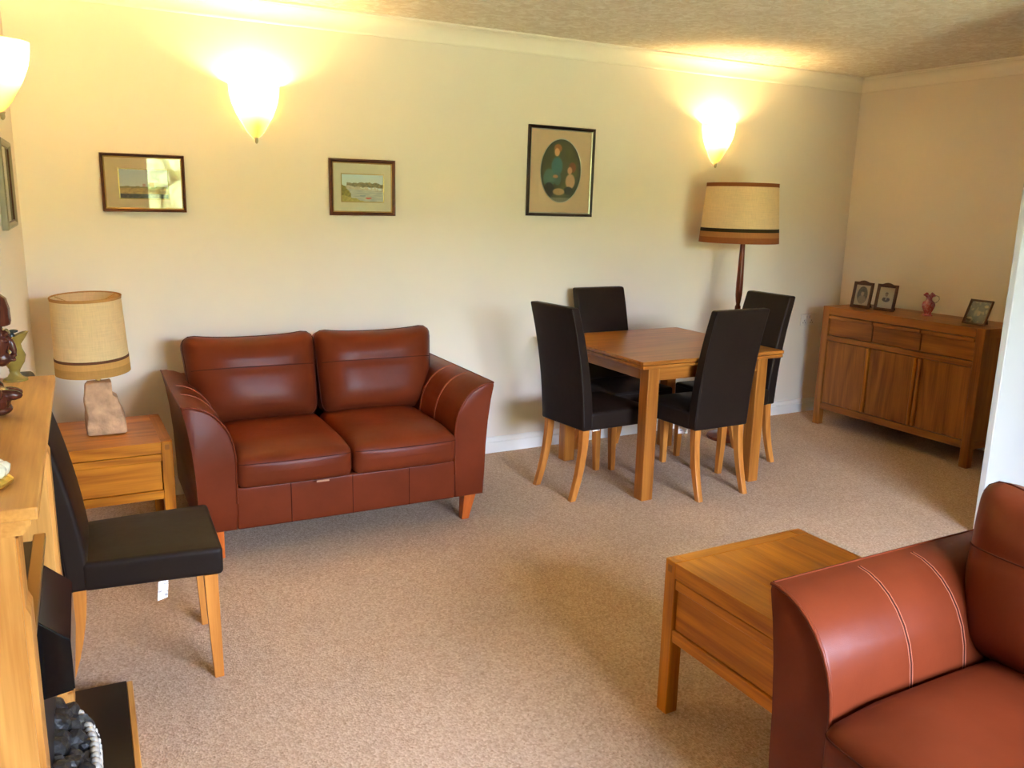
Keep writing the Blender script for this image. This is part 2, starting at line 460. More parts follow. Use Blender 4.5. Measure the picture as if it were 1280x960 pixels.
def add_ellipsoid(bm, c, s, rot=None, sub=2):
    M = Matrix.Translation(c) @ (rot.to_4x4() if rot else Matrix.Identity(4)) @ Matrix.Diagonal((*s, 1))
    bmesh.ops.create_icosphere(bm, subdivisions=sub, radius=1.0, matrix=M)

def empty(name, loc, rz=0):
    o = bpy.data.objects.new(name, None); C.objects.link(o); o.location = loc; o.rotation_euler = (0, 0, rz)
    o.empty_display_size = .1
    return o

def tag(o, label, cat, group=None):
    o['label'] = label; o['category'] = cat
    if group: o['group'] = group
    return o

def struct(o, label=None):
    o['kind'] = 'structure'
    if label: o['label'] = label
    return o

def copy_tree(o, parent=None):
    c = o.copy(); C.objects.link(c); c.parent = parent
    for ch in list(o.children): copy_tree(ch, c)
    return c

def print_plane(name, w, h, func, parent, nx=80, ny=60, m=None, loc=None):
    """flat print in the local x-z plane facing -y, colours from func(u, v), u,v in 0..1 (v up)"""
    verts, faces, cols = [], [], []
    for j in range(ny+1):
        for i in range(nx+1):
            u, v = i/nx, j/ny
            verts.append((-w/2+w*u, 0, -h/2+h*v)); cols.append(hexl(*[max(11, min(255, c)) for c in func(u, v)]))
    for j in range(ny):
        for i in range(nx):
            a = j*(nx+1)+i; faces.append((a, a+1, a+nx+2, a+nx+1))
    me = bpy.data.meshes.new(name); me.from_pydata(verts, [], faces)
    ca = me.color_attributes.new('Col', 'FLOAT_COLOR', 'POINT')
    for i, c in enumerate(cols): ca.data[i].color = c
    me.materials.append(m or PRINT)
    o = bpy.data.objects.new(name, me); C.objects.link(o); o.parent = parent
    if loc: o.location = loc
    return o

# ------------------------------------------------------------------ room shell
RX = 5.4086; H1 = 2.3595; CV = 0.0929; HC = H1+CV; BY = -5.60; LSK = 0.035
lx = lambda y: LSK*y                       # the left wall runs very slightly askew

struct(box('floor', (-.5, RX+.15, BY-.05, .15, -.08, 0), CARPET, bev=0), 'beige loop pile carpet')
struct(box('ceiling', (-.5, RX+.15, BY-.05, .15, HC, HC+.1), CEIL, bev=0), 'textured plaster ceiling')
struct(box('wall_back', (-.3, RX+.15, 0, .15, 0, HC), WALL, bev=0), 'long cream wall behind the sofa')
struct(box('wall_right', (RX, RX+.15, BY, 0, 0, HC), WALL, bev=0), 'cream end wall behind the sideboard')
wl = struct(prism('wall_left', [(0, 0), (lx(BY), BY), (lx(BY)-.15, BY), (-.15, 0)], 'z', 0, HC, WALL), 'cream wall with the fireplace')
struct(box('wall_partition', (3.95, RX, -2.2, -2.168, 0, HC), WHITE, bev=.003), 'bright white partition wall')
bm = bmesh.new()
add_box(bm, -.35, WX0, WY-.12, BY, 0, HC); add_box(bm, WX1, RX+.15, WY-.12, BY, 0, HC)
add_box(bm, WX0, WX1, WY-.12, BY, WZ1, HC); add_box(bm, WX0, WX1, WY-.12, BY, 0, WZ0)
struct(finish('wall_window', bm, WALL), 'wall with the garden window')

# cornices
cpro = [(0, -CV), (.010, -CV), (.014, -CV+.008)]
for i in range(9):
    t = i/8*pi/2
    cpro.append((.014+.060*(1-cos(t)), -CV+.010+.066*sin(t)))
cpro += [(.078, -.012), (.0929, -.010), (.0929, 0), (0, 0)]
struct(prism('trim_1', [(-d, HC+z) for d, z in cpro], 'x', -.05, RX, COVE, smooth=True, angle=30), 'white cornice on the long wall')
struct(prism('trim_2', [(RX-d, HC+z) for d, z in cpro], 'y', -2.168, 0, COVE, smooth=True, angle=30), 'white cornice on the end wall')
t3 = struct(prism('trim_3', [(d, HC+z) for d, z in cpro], 'y', -5.59, 0, COVE, smooth=True, angle=30), 'white cornice on the fireplace wall')
t3.rotation_euler.z = -math.atan(LSK)
# skirting boards
bpro = [(0, 0), (.018, 0), (.018, .066), (.013, .070), (.015, .076), (.011, .090), (.006, .098), (0, .1)]
struct(prism('baseboard_back', [(-d, z) for d, z in bpro], 'x', 0, RX, GLOSSW), 'white skirting board')
struct(prism('baseboard_right', [(RX-d, z) for d, z in bpro], 'y', -2.168, 0, GLOSSW), 'white skirting board')
b3 = struct(prism('baseboard_left', [(d, z) for d, z in bpro], 'y', -1.80, 0, GLOSSW), 'white skirting board')
b3.rotation_euler.z = -math.atan(LSK)
struct(prism('baseboard_partition', [(-2.2-d, z) for d, z in bpro], 'x', 3.95, RX, GLOSSW), 'white skirting board')

# garden window behind the camera (it lights the room and mirrors in the picture glass)
win = struct(empty('window_1', ((WX0+WX1)/2, WY, 0)), 'white framed garden window')
W2 = (WX1-WX0)/2
for (a, b_) in ((-W2, -W2+.05), (-W2+.42, -W2+.49), (-W2+1.22, -W2+1.29), (W2-.05, W2)):
    box('window_frame', (a, b_, -.09, -.02, WZ0, WZ1), UPVC, win, bev=.004)
for (a, b_) in ((WZ0, WZ0+.06), (WZ1-.06, WZ1)):
    box('window_frame', (-W2, W2, -.085, -.025, a, b_), UPVC, win, bev=.004)
for (a, b_) in ((-W2+.05, -W2+.42), (-W2+.49, -W2+1.22), (-W2+1.29, W2-.05)):
    box('pane', (a, b_, -.058, -.054, WZ0+.06, WZ1-.06), PANE, win, bev=0)
box('window_sill', (-W2-.05, W2+.05, -.03, .10, WZ0-.03, WZ0), GLOSSW, win, bev=.004)

# the garden outside
struct(box('ground_lawn', (-14, 18, -24, -5.9, -.35, -.18), GRASS, bev=0), 'sunlit lawn outside the window')
bm = bmesh.new()
for i in range(520):
    x = random.uniform(-6, 9); z = random.uniform(.1, 2.6); 
    add_ellipsoid(bm, (x, -13.5+random.uniform(-.5, .6), z), (random.uniform(.25, .55), random.uniform(.25, .5), random.uniform(.2, .45)), sub=1)
hd = finish('garden_hedge', bm, LEAF); hd['kind'] = 'stuff'
tag(hd, 'leafy green hedge at the end of the lawn outside', 'hedge')

# ------------------------------------------------------------------ sofas
def make_sofa():
    root = empty('leather_sofa', (0, 0, 0))
    prof = [(0, 0), (.03, .001), (.06, .006), (.09, .018), (.118, .036), (.145, .062), (.168, .094), (.186, .132), (.198, .175), (.204, .22), (.206, .26)]
    def arm_pts(s):
        p = [(.705-d, .685-z) for d, z in prof]
        p += [(.500, .36), (.502, .25), (.504, .13)]
        p += [(.655, .13), (.657, .25), (.662, .38), (.672, .50), (.686, .60), (.700, .668)]
        return [(s*x, z) for x, z in p]
    for s in (-1, 1):
        pts = arm_pts(s)
        arm = prism('arm', pts, 'y', -.43, .42, RUST, root, bev=.012, smooth=True, angle=60)
        # piping round the front panel and along the outer top edge
        fp = [(x, -.431, z) for x, z in [(pts[0][0]-s*.006, pts[0][1]-.001)]+pts[1:13]]
        tube('piping', fp, .0045, RUST, arm)
        tube('piping', [(s*.702, -.420, .683), (s*.702, -.1, .684), (s*.702, .41, .683)], .004, RUST, arm)
        for yy in (-.165, .03):
            for dy in (-.0045, .0045):
                tube('stitch_line', [(x-s*.0004, yy+dy, z+.0006) for x, z in pts[1:12]], .0011, STITCH, arm, n=5)
            tube('seam', [(x, yy, z) for x, z in pts[1:12]], .0022, SEAM, arm, n=6)
    # frame
    fr = rbox('front_rail', (.505, .03, .095), .012, lambda x, y, z: (x, y-.40-.004*cos(x*3), z+.225), RUST, root, n=6)
    for xx in (-.275, .0, .27):
        tube('seam', [(xx, -.4345, .135+.18*i/6) for i in range(7)], .0016, SEAM, fr, n=5)
    box('underframe', (-.49, .49, -.37, .40, .14, .30), FELT, root, bev=0)
    rbox('back_panel', (.640, .060, .26), .035, lambda x, y, z: (x, y+.365+.05*(z/.26), z+.398), RUST, root, n=8)
    # seat cushions
    for s, x0, x1 in ((0, -.500, -.003), (1, .003, .500)):
        hx = (x1-x0)/2; cx = (x0+x1)/2; hy = .315; hz = .075
        def df(x, y, z, cx=cx, hx=hx):
            u = x/hx; v = y/hy
            cr = (1-u**4)*(1-abs(v)**3)
            zz = z + (.030*cr if z > 0 else 0) - .014*max(0, -v-.55)/.45*(1 if z > 0 else .2)
            yy = y - .022*(1-u*u)*(1 if v < 0 else 0)*(1-(z/hz)**2*.6)*max(0, -v)
            zz += .004*sin(7*x+3*y+cx*9)*cr
            return (x+cx, yy-.145, zz+.392)
        cu = rbox('seat_cushion', (hx, hy, hz), .035, df, RUST, root, n=14)
        pth = []
        for i in range(25):
            u = -1+2*i/24
            p = rround((u*hx*.985, -hy*.97, hz*.62), (hx, hy, hz), .035)
            q = df(*p); pth.append((q[0], q[1]-.001, q[2]+.001))
        tube('seam', pth, .0022, SEAM, cu, n=6)
    # back cushions: taller, leaning, wider above the arms
    lean = radians(15)
    for s in (-1, 1):
        hx, hy, hz = .300, .085, .215
        def df(x, y, z, s=s, hx=hx, hy=hy, hz=hz):
            u = x/hx; w = z/hz
            side = -s*u                        # +1 at the middle of the sofa, -1 at the arm side
            xx = x*(1 + .02*w)
            if side < 0: xx += s*(-side)*(.016*max(0, w+.15) - .052*max(0, -w-.1))
            puff = (1-u**4)*(1-w**4)
            th = y*(1+.55*puff) - .018*puff*(1 if y < 0 else 0)
            zz = z - .016*(1-u*u)*(1 if w > 0 else 0)*max(0, w)**2 + .012*abs(u)**5*max(0, w)
            if y < 0: th += .008*math.exp(-((w-.20)/.10)**2)*puff
            th += .005*sin(9*x+6*z+s)*puff
            a, b_ = th, zz+hz
            return (xx+s*.305, .145+a*cos(lean)+b_*sin(lean), .452-a*sin(lean)+b_*cos(lean))
        bc = rbox('back_cushion', (hx, hy, hz), .065, df, RUST, root, n=16, k=6)
        pth = []
        for i in range(27):
            u = -1+2*i/26
            p = rround((u*hx, -hy, .20*hz), (hx, hy, hz), .065); q = df(*p); pth.append((q[0], q[1]-.0006, q[2]))
        tube('seam', pth, .0022, SEAM, bc, n=6)
        pth = []
        for k_ in range(60):       # piping round the cushion edge
            t = k_/60*2*pi
            ux = max(-1, min(1, 1.35*cos(t))); wz = max(-1, min(1, 1.35*sin(t)))
            p = rround((ux*hx, -hy*.45, wz*hz), (hx, hy, hz), .065)
            sc = 1.0
            q = df(p[0]*sc, p[1], p[2]*sc); pth.append(q)
        tube('piping', pth, .0032, SEAM, bc, n=6, closed=True)
    for sx in (-1, 1):
        for sy in (-1, 1):
            loft('leg', [(sx*.575, sy*.375-.0, 0, .038, .038), (sx*.590, sy*.385, .132, .062, .062)], CHERRY['z'], root, bev=.003)
    return root

sofa = make_sofa()
sofa.location = (1.227, -.545, 0); sofa.rotation_euler.z = radians(-1.2)
tag(sofa, 'rust leather two seater sofa against the long wall', 'sofa', 'rust leather sofas')
lab = box('care_label', (-.17, -.115, -.4665, -.4655, .312, .320), simple('tan_label', hexl(176, 128, 96), .7), sofa, bev=0)
sofa2 = copy_tree(sofa)
for ch in list(sofa2.children):
    if ch.name.startswith('care_label'): bpy.data.objects.remove(ch)
sofa2.location = (1.935, -3.895, 0); sofa2.rotation_euler.z = radians(-90)
tag(sofa2, 'rust leather sofa in the right foreground, cut off by the picture edge', 'sofa', 'rust leather sofas')

# ------------------------------------------------------------------ lamp tables
def make_lamp_table(w, d, h, drawer_face='front'):
    """faces -y; end frames at +-x"""
    root = empty('lamp_table', (0, 0, 0)); L_ = .045
    for s in (-1, 1):
        x0, x1 = sorted((s*w/2, s*(w/2-L_)))
        for t in (-1, 1):
            y0, y1 = sorted((t*d/2, t*(d/2-L_)))
            box('leg', (x0, x1, y0, y1, 0, h), OAK['z'], root, bev=.002)
        box('end_rail', (x0, x1, -d/2+L_, d/2-L_, h-.046, h-.0005), OAK['y'], root, bev=.0015)
        box('side_panel', (x0+.012, x1-.012, -d/2+L_, d/2-L_, .255, h-.046), OAK['y'], root, bev=0)
        for t in (-1, 1):       # end-grain joint marks on the frame corners
            cx_ = (x0+x1)/2
            box('joint_tenon', (cx_-.009, cx_+.009, t*d/2-.0012 if t < 0 else t*d/2-.0005, t*d/2+.0005 if t < 0 else t*d/2+.0012, h-.036, h-.014), OAKD['z'], root, bev=0)
    xi = w/2-L_
    nb = 4
    for i in range(nb):     # planks of the top
        a = -d/2+.001+(d-.002)*i/nb; b_ = -d/2+.001+(d-.002)*(i+1)/nb
        box('top_plank', (-xi+.0005, xi-.0005, a+.0002, b_-.0002, h-.05, h-.001), OAK['x'], root, bev=.0008)
    box('upper_rail', (-xi, xi, -d/2+.004, -d/2+.03, h-.085, h-.054), OAK['x'], root, bev=.002)
    dr = box('drawer', (-xi+.003, xi-.003, -d/2+.012, -d/2+.032, .285, h-.087), OAK['x'], root, bev=.0015)
    box('lower_rail', (-xi, xi, -d/2+.004, -d/2+.03, .245, .283), OAK['x'], root, bev=.002)
    box('back_rail', (-xi, xi, d/2-.03, d/2-.004, .245, h-.054), OAK['x'], root, bev=.002)
    box('bottom_panel', (-xi, xi, -d/2+.03, d/2-.03, .25, .26), OAK['x'], root, bev=0)
    return root

lt = make_lamp_table(.47, .51, .50)
lt.location = (.262, -.507, 0)
tag(lt, 'oak lamp table with one drawer in the corner, carrying the stone lamp', 'side table', 'oak lamp tables')
ct = make_lamp_table(.535, .55, .50)
ct.location = (1.65+.275, -2.645-.2675, 0); ct.rotation_euler.z = radians(-90)
tag(ct, 'bare oak lamp table beside the arm of the foreground sofa', 'side table', 'oak lamp tables')

# ------------------------------------------------------------------ dining table
TX0, TX1, TY0, TY1, TH = 2.665, 3.632, -1.168, -.238, .76
dt = empty('dining_table', ((TX0+TX1)/2, (TY0+TY1)/2, 0)); hw, hd_ = (TX1-TX0)/2, (TY1-TY0)/2
bm = bmesh.new(); add_box(bm, -hw, hw, -hd_, hd_, TH-.019, TH, bev=.004, seg=2)
finish('tabletop', bm, OAKT['x'], dt)
lf = (('extension_leaf', -hw+.003, -.0015), ('extension_leaf', .0015, hw-.003))
for n_, a, b_ in lf: box(n_, (a, b_, -hd_+.003, hd_-.003, TH-.040, TH-.0215), OAKT['x'], dt, bev=.003)
lo = .072; lg = .072
for sx in (-1, 1):
    for sy in (-1, 1):
        cx_, cy_ = sx*(hw-lo-lg/2), sy*(hd_-.045-lg/2)
        box('leg', (cx_-lg/2, cx_+lg/2, cy_-lg/2, cy_+lg/2, 0, TH-.040), OAKT['z'], dt, bev=.005, seg=2)
for sy in (-1, 1):
    y = sy*(hd_-.045-.022)
    box('apron', (-hw+lo+lg, hw-lo-lg, y-.011, y+.011, TH-.115, TH-.040), OAKT['x'], dt, bev=.001)
for sx in (-1, 1):
    x = sx*(hw-lo-.022)
    box('apron', (x-.011, x+.011, -hd_+.045+lg, hd_-.045-lg, TH-.115, TH-.040), OAKT['y'], dt, bev=.001)
tag(dt, 'square oak extending dining table between the four dark chairs', 'table')

# ------------------------------------------------------------------ dining chairs
def make_chair():
    root = empty('dining_chair', (0, 0, 0))
    # seat, trapezoid: front y=-.235
    def sd(x, y, z):
        v = (y+.2075)/.415 if False else (y/.2+1)/2      # 0 front .. 1 back
        wx = 1.0 - .14*v
        cr = (1-(x/.215)**2)*(1-(y/.2)**2)
        return (x*wx, y-.035, z+.422+(.014*cr if z > 0 else 0))
    seat = rbox('seat', (.215, .2, .048), .016, sd, CHOC, root, n=8)
    tube('seam', [sd(*rround((u/10*.213, -.2, .030), (.215, .2, .048), .016)) for u in range(-10, 11)], .0014, CHOCSEAM, seat, n=5)
    def bd(x, y, z):
        w = (z+.3225)/.645                    # 0 bottom .. 1 top
        th = y*(1.0 - .30*w)
        puff = (1-(x/.185)**2)*(1-((z)/.3225)**2)
        th += (-.006 if y < 0 else .004)*puff
        off = .175 + .030*w + .085*w*w
        return (x*(1-.02*w), off+th, z+.375+.3225)
    back = rbox('backrest', (.183, .036, .3225), .013, bd, CHOC, root, n=10)
    for s in (-1, 1):
        tube('seam', [bd(*rround((s*.182, .030, -.318+.636*i/14), (.183, .036, .3225), .013)) for i in range(15)], .0014, CHOCSEAM, back, n=5)
    for s in (-1, 1):
        loft('leg', [(s*.190, -.206, 0, .030, .030), (s*.192, -.200, .20, .036, .036), (s*.190, -.196, .378, .042, .042)], BEECH['z'], root, bev=.003)
        secs = []
        for i in range(9):
            t = i/8
            secs.append((s*(.150+.006*(1-t)), .178 + .072*(1-t)**1.9, .38*t, .030+.006*t, .034+.010*t))
        loft('leg', secs, BEECH['z'], root, bev=.003)
    return root

CH = make_chair()
def label_on(ch, loc, w, h, tilt=0, rz=0):
    l_ = box('care_label', (-w/2, w/2, -.0005, .0005, -h, 0), LABEL, ch, bev=0)
    l_.location = loc; l_.rotation_euler = (tilt, 0, rz); l_['label'] = 'white printed care label'
    return l_
chairs = [
    ((3.178, -.996, 0), 180, 'dark brown leather dining chair at the near side of the table, back to the camera'),
    ((2.640, -.775, 0), 96, 'dark brown leather dining chair at the left end of the table, nearest the sofa'),
    ((3.100, -.395, 0), 0, 'dark brown leather dining chair behind the table, against the long wall'),
    ((3.655, -.725, 0), -90, 'dark brown leather dining chair at the right end of the table, beside the floor lamp'),
    ((.280, -1.660, 0), 87.2, 'dark brown leather dining chair standing alone beside the fireplace'),
]
chs = []
for i, (loc, rz, lab_) in enumerate(chairs):
    o = CH if i == 0 else copy_tree(CH)
    o.location = loc; o.rotation_euler.z = radians(rz); tag(o, lab_, 'chair', 'dark brown dining chairs'); chs.append(o)
chs[4].scale = (1, 1, .955)
label_on(chs[0], (.135, .06, .376), .055, .055, rz=radians(180-15))
label_on(chs[1], (-.06, .02, .376), .05, .05, rz=radians(-90))
label_on(chs[2], (.02, .02, .376), .05, .065)
label_on(chs[4], (-.19, -.058, .376), .035, .07, tilt=.15, rz=radians(-60))

# ------------------------------------------------------------------ sideboard
def make_sideboard():
    root = empty('sideboard', (0, 0, 0)); w, d, h = 1.205, .44, .857; P = .055
    O = OAKD
    for s in (-1, 1):
        x0, x1 = sorted((s*w/2, s*(w/2-P)))
        for t in (-1, 1):
            y0, y1 = sorted((t*d/2, t*(d/2-.05)))
            box('leg', (x0, x1, y0, y1, 0, h), O['z'], root, bev=.003)
        box('end_rail', (x0, x1, -d/2+.05, d/2-.05, h-.055, h-.0005), O['y'], root, bev=.001)
        box('end_rail', (x0+.004, x1-.004, -d/2+.05, d/2-.05, .115, .16), O['y'], root, bev=.001)
        box('side_panel', (x0+.010, x1-.010, -d/2+.05, d/2-.05, .16, h-.055), O['z'], root, bev=0)
    xi = w/2-P
    for i in range(3):
        a = -d/2+.001+(d-.002)*i/3; b_ = -d/2+.001+(d-.002)*(i+1)/3
        box('top_plank', (-xi+.0005, xi-.0005, a, b_, h-.055, h-.001), O['x'], root, bev=.001)
    # drawers
    dw = (2*xi)/3
    for i in range(3):
        a = -xi+dw*i+.003; b_ = -xi+dw*(i+1)-.003
        dr = box('drawer', (a, b_, -d/2+.014, -d/2+.034, h-.198, h-.086), O['x'], root, bev=.0015)
        box('drawer_lip', (a, b_, -d/2-.002, -d/2+.034, h-.0855, h-.061), O['x'], dr, bev=.004)
    box('middle_rail', (-xi, xi, -d/2+.004, -d/2+.03, h-.238, h-.203), O['x'], root, bev=.002)
    # doors
    zt = h-.242; zb = .168
    for i in range(3):
        a = -xi+dw*i+.002; b_ = -xi+dw*(i+1)-.002
        dm = (a+b_)/2
        if i < 2:
            dr = box('door', (a, b_-.026, -d/2+.012, -d/2+.032, zb, zt), O['z'], root, bev=.0015)
            box('door_pull', (b_-.025, b_-.002, -d/2-.002, -d/2+.032, zb, zt), OAK['z'], dr, bev=.005)
        else:
            dr = box('door', (a+.026, b_, -d/2+.012, -d/2+.032, zb, zt), O['z'], root, bev=.0015)
            box('door_pull', (a+.002, a+.025, -d/2-.002, -d/2+.032, zb, zt), OAKD['z'], dr, bev=.005)
    box('lower_rail', (-xi, xi, -d/2+.006, -d/2+.03, .118, .164), O['x'], root, bev=.002)
    box('bottom_panel', (-xi, xi, -d/2+.03, d/2-.02, .13, .145), O['x'], root, bev=0)
    box('back_panel', (-xi, xi, d/2-.02, d/2-.008, .13, h-.06), O['x'], root, bev=0)
    box('interior_divider', (-xi, xi, -d/2+.0325, -d/2+.045, .15, h-.06), O['z'], root, bev=0)
    return root
sb = make_sideboard()
sb.location = (4.907+.22, (-.290-1.495)/2, 0); sb.rotation_euler.z = radians(-90)
tag(sb, 'oak sideboard with three drawers over three doors', 'sideboard')
SBH = .857

# ------------------------------------------------------------------ framed pictures
def frame_ring(name, w, h, fw_, depth, m, parent, y=0, lift=.0):
    """mitred moulding ring, in the x-z plane, back at y=0, front towards -y"""
    bm = bmesh.new()
    prof = [(0, 0), (0, -depth*.8), (fw_*.25, -depth), (fw_*.6, -depth*.92), (fw_, -depth*.55), (fw_, 0)]
    rings = []
    for sx, sz in ((-1, -1), (1, -1), (1, 1), (-1, 1)):
        rings.append([bm.verts.new((sx*(w/2-a), b_+y, sz*(h/2-a))) for a, b_ in prof])
    for i in range(4):
        a, b_ = rings[i], rings[(i+1) % 4]
        for j in range(len(prof)):
            k_ = (j+1) % len(prof)
            bm.faces.new((a[j], a[k_], b_[k_], b_[j]))
    return finish(name, bm, m, parent)

def nz(u, v, s, seed=0):
    from mathutils import noise
    return noise.noise(Vector((u*s+seed, v*s-seed, seed*.37)))
def mix(a, b, t):
    t = max(0, min(1, t)); return tuple(x+(y-x)*t for x, y in zip(a, b))
def blob(u, v, cu, cv, ru, rv):
    return max(0.0, min(1.0, (1-((u-cu)/ru)**2-((v-cv)/rv)**2)*3))

def pic_fields(u, v):       # pale sky over a stubble bank and dark water
    c = mix((214, 204, 190), (196, 192, 190), v)
    edge = .42+.05*nz(u, 0, 5, 2)
    if v < edge: c = mix((168, 128, 72), (198, 160, 96), .5+.9*nz(u, v, 16, 1))
    if v < edge and v > edge-.06: c = mix(c, (120, 112, 60), .6)
    if v < .16+.02*nz(u, 0, 7, 5): c = mix((70, 70, 64), (104, 98, 86), .5+nz(u, v, 22, 3))
    if .47 < u < .53 and edge < v < edge+.1: c = mix(c, (170, 96, 70), .5)
    if abs(u-.66) < .05 and edge < v < edge+.16: c = mix(c, (196, 112, 84), .55)
    return c
def pic_harbour(u, v):      # watercolour estuary with trees, cottages and a red boat
    c = mix((226, 222, 202), (206, 214, 212), v+.3*nz(u, v, 4, 4))
    tree = .70+.05*nz(u, 0, 14, 2)-.10*max(0, u-.8)*3
    if .12 < u and v < tree and v > .50-.1*(u-.4):
        c = mix((116, 104, 60), (160, 138, 88), .5+1.2*nz(u, v, 26, 1))
    if v <= .56-.1*(u-.4)+.03*nz(u, 0, 9, 7):
        c = mix((190, 172, 140), (214, 200, 172), .5+nz(u, v, 12, 9))
        if .60 < u < .97 and v > .42 and nz(u, v, 22, 6) > -.05: c = (236, 230, 216)
        if .40 < u < .55 and v > .48 and nz(u, v, 25, 8) > .1: c = (232, 222, 200)
    if v < .42-.1*(u-.6): c = mix((178, 172, 158), (206, 198, 178), .5+nz(u*.5, v*2, 12, 11))
    if u < .22 and v < .66-1.6*u+.08*nz(u, v, 9, 3): c = mix((128, 112, 30), (168, 146, 44), .5+nz(u, v, 24, 5))
    if v < .24-.4*u+.03*nz(u, v, 12, 1): c = mix((172, 152, 60), (198, 176, 96), .5+nz(u, v, 18, 2))
    if blob(u, v, .64, .13, .075, .035) > 0 and v > .095+.3*(u-.64): c = (204, 84, 54)
    if blob(u, v, .50, .22, .07, .03) > 0: c = mix(c, (142, 146, 150), .7)
    return c
def pic_portrait(u, v):     # oval of two children on a dark ground
    if ((u-.5)/.5)**2+((v-.5)/.5)**2 > 1.0: return (214, 179, 143)
    c = mix((58, 62, 40), (98, 92, 46), .5+.9*nz(u, v, 4, 2))
    c = mix(c, (40, 48, 44), max(0, ((u-.5)/.5)**2+((v-.5)/.5)**2-.45)*1.2)
    t = blob(u, v, .40, .57, .15, .16); c = mix(c, (66, 118, 118), t)
    t = blob(u, v, .22, .38, .16, .16); c = mix(c, (88, 128, 118), t*.8)
    t = blob(u, v, .42, .38, .10, .12); c = mix(c, (78, 112, 110), t*.8)
    t = blob(u, v, .41, .85, .105, .075); c = mix(c, (156, 92, 44), t)
    t = blob(u, v, .39, .79, .068, .07); c = mix(c, (214, 158, 108), t)
    t = blob(u, v, .37, .41, .07, .03); c = mix(c, (206, 152, 110), t)
    t = blob(u, v, .78, .56, .10, .09); c = mix(c, (132, 74, 40), t)
    t = blob(u, v, .72, .51, .065, .065); c = mix(c, (214, 160, 116), t)
    t = blob(u, v, .74, .34, .13, .13); c = mix(c, (206, 166, 126), t)
    t = blob(u, v, .22, .20, .14, .12); c = mix(c, (26, 30, 36), t)
    t = blob(u, v, .70, .19, .12, .07); c = mix(c, (30, 28, 26), t)
    t = blob(u, v, .46, .17, .16, .06); c = mix(c, (190, 150, 106), t*.9)
    if v < .075: c = mix(c, (150, 146, 130), .7)
    return c
def pic_sepia_oval(u, v):
    e = ((u-.5)/.36)**2+((v-.5)/.44)**2
    if e > 1: return (222, 204, 168)
    c = (76, 62, 48)
    c = mix(c, (158, 136, 106), blob(u, v, .5, .22, .33, .30))
    c = mix(c, (192, 166, 132), blob(u, v, .5, .58, .12, .13))
    c = mix(c, (52, 42, 34), blob(u, v, .5, .74, .15, .08))
    return c
def pic_sepia_bust(u, v):
    c = (228, 212, 178)
    c = mix(c, (86, 66, 54), blob(u, v, .5, .42, .28, .13)*(1 if v < .52 else 0))
    c = mix(c, (206, 190, 160), blob(u, v, .5, .46, .05, .09))
    c = mix(c, (110, 84, 64), blob(u, v, .5, .71, .11, .06))
    c = mix(c, (176, 146, 114), blob(u, v, .5, .64, .095, .09))
    return c
def pic_dark_photo(u, v):
    c = mix((34, 28, 24), (74, 60, 48), .4+1.1*nz(u, v, 5, 3))
    c = mix(c, (176, 136, 96), blob(u, v, .55, .46, .10, .13)*.8)
    c = mix(c, (120, 106, 92), blob(u, v, .42, .42, .10, .14)*.6)
    if nz(u, v, 7, 12) > .28: c = mix(c, (150, 128, 98), .7)
    c = mix(c, (168, 146, 112), blob(u, v, .16, .22, .16, .05))
    c = mix(c, (160, 132, 92), blob(u, v, .82, .82, .12, .07))
    return c

def wall_picture(name, cx, cz, w, h, fw_, mount_col, pw, ph, func, frame_m, slip_m, label, pz=0, nx=80, ny=60, oval=False, tilt=0.0):
    o = empty(name, (cx, -.003, cz)); o.rotation_euler = (radians(.15), tilt, 0)
    frame_ring('frame', w, h, fw_, .022, frame_m, o)
    frame_ring('slip', w-2*fw_+.002, h-2*fw_+.002, .007, .013, slip_m, o)
    mm = simple(name+'_mount', mount_col, .9, noise=(30, .02))
    box('mount', (-w/2+fw_, w/2-fw_, -.007, -.001, -h/2+fw_, h/2-fw_), mm, o, bev=0)
    p = print_plane('print', pw, ph, lambda u, v: tuple(c*1.15 for c in func(u, v)), o, nx, ny); p.location = (0, -.0078, pz)
    if oval:
        pts = [(pw/2*cos(t/48*2*pi), -.0082, pz+ph/2*sin(t/48*2*pi)) for t in range(48)]
        tube('mount_edge', pts, .0025, slip_m, o, n=6, closed=True)
    else:
        frame_ring('mount_edge', pw+.008, ph+.008, .005, .0035, GOLD, o, y=-.006).location = (0, 0, pz)
    box('glass', (-w/2+fw_, w/2-fw_, -.0112, -.0098, -h/2+fw_, h/2-fw_), PANE, o, bev=0)
    return tag(o, label, 'picture')

wall_picture('framed_picture', .525, 1.575, .370, .268, .013, hexl(252, 214, 165), .215, .135, pic_fields, FRAMEW, GOLD,
             'small brown framed landscape above the corner lamp, mirroring the garden', pz=-.004)
wall_picture('framed_picture', 1.610, 1.584, .365, .294, .017, hexl(252, 234, 196), .232, .142, pic_harbour, FRAMEW, GOLD,
             'brown framed harbour watercolour on a cream mount above the sofa', pz=-.003)
wall_picture('framed_picture', 2.855, 1.710, .464, .524, .017, hexl(246, 206, 164), .286, .372, pic_portrait, FRAMEB, SILVER,
             'tall black framed oval portrait of two children', pz=.006, nx=90, ny=110, oval=True, tilt=radians(.4))
# picture on the fireplace wall
o4 = empty('framed_picture', (lx(-.83)+.002, -.83, 1.55)); o4.rotation_euler.z = pi/2-math.atan(LSK)
frame_ring('frame', .46, .315, .022, .022, simple('grey_gilt_frame', hexl(150, 142, 118), .4, metal=.4), o4)
frame_ring('slip', .42, .275, .008, .014, FRAMEP, o4)
box('mount', (-.205, .205, -.007, -.001, -.13, .13), simple('mount_pale', hexl(214, 206, 184), .9), o4, bev=0)
box('glass', (-.208, .208, -.011, -.010, -.135, .135), PANE, o4, bev=0)
tag(o4, 'grey gilt framed picture on the fireplace wall at the left picture edge', 'picture')

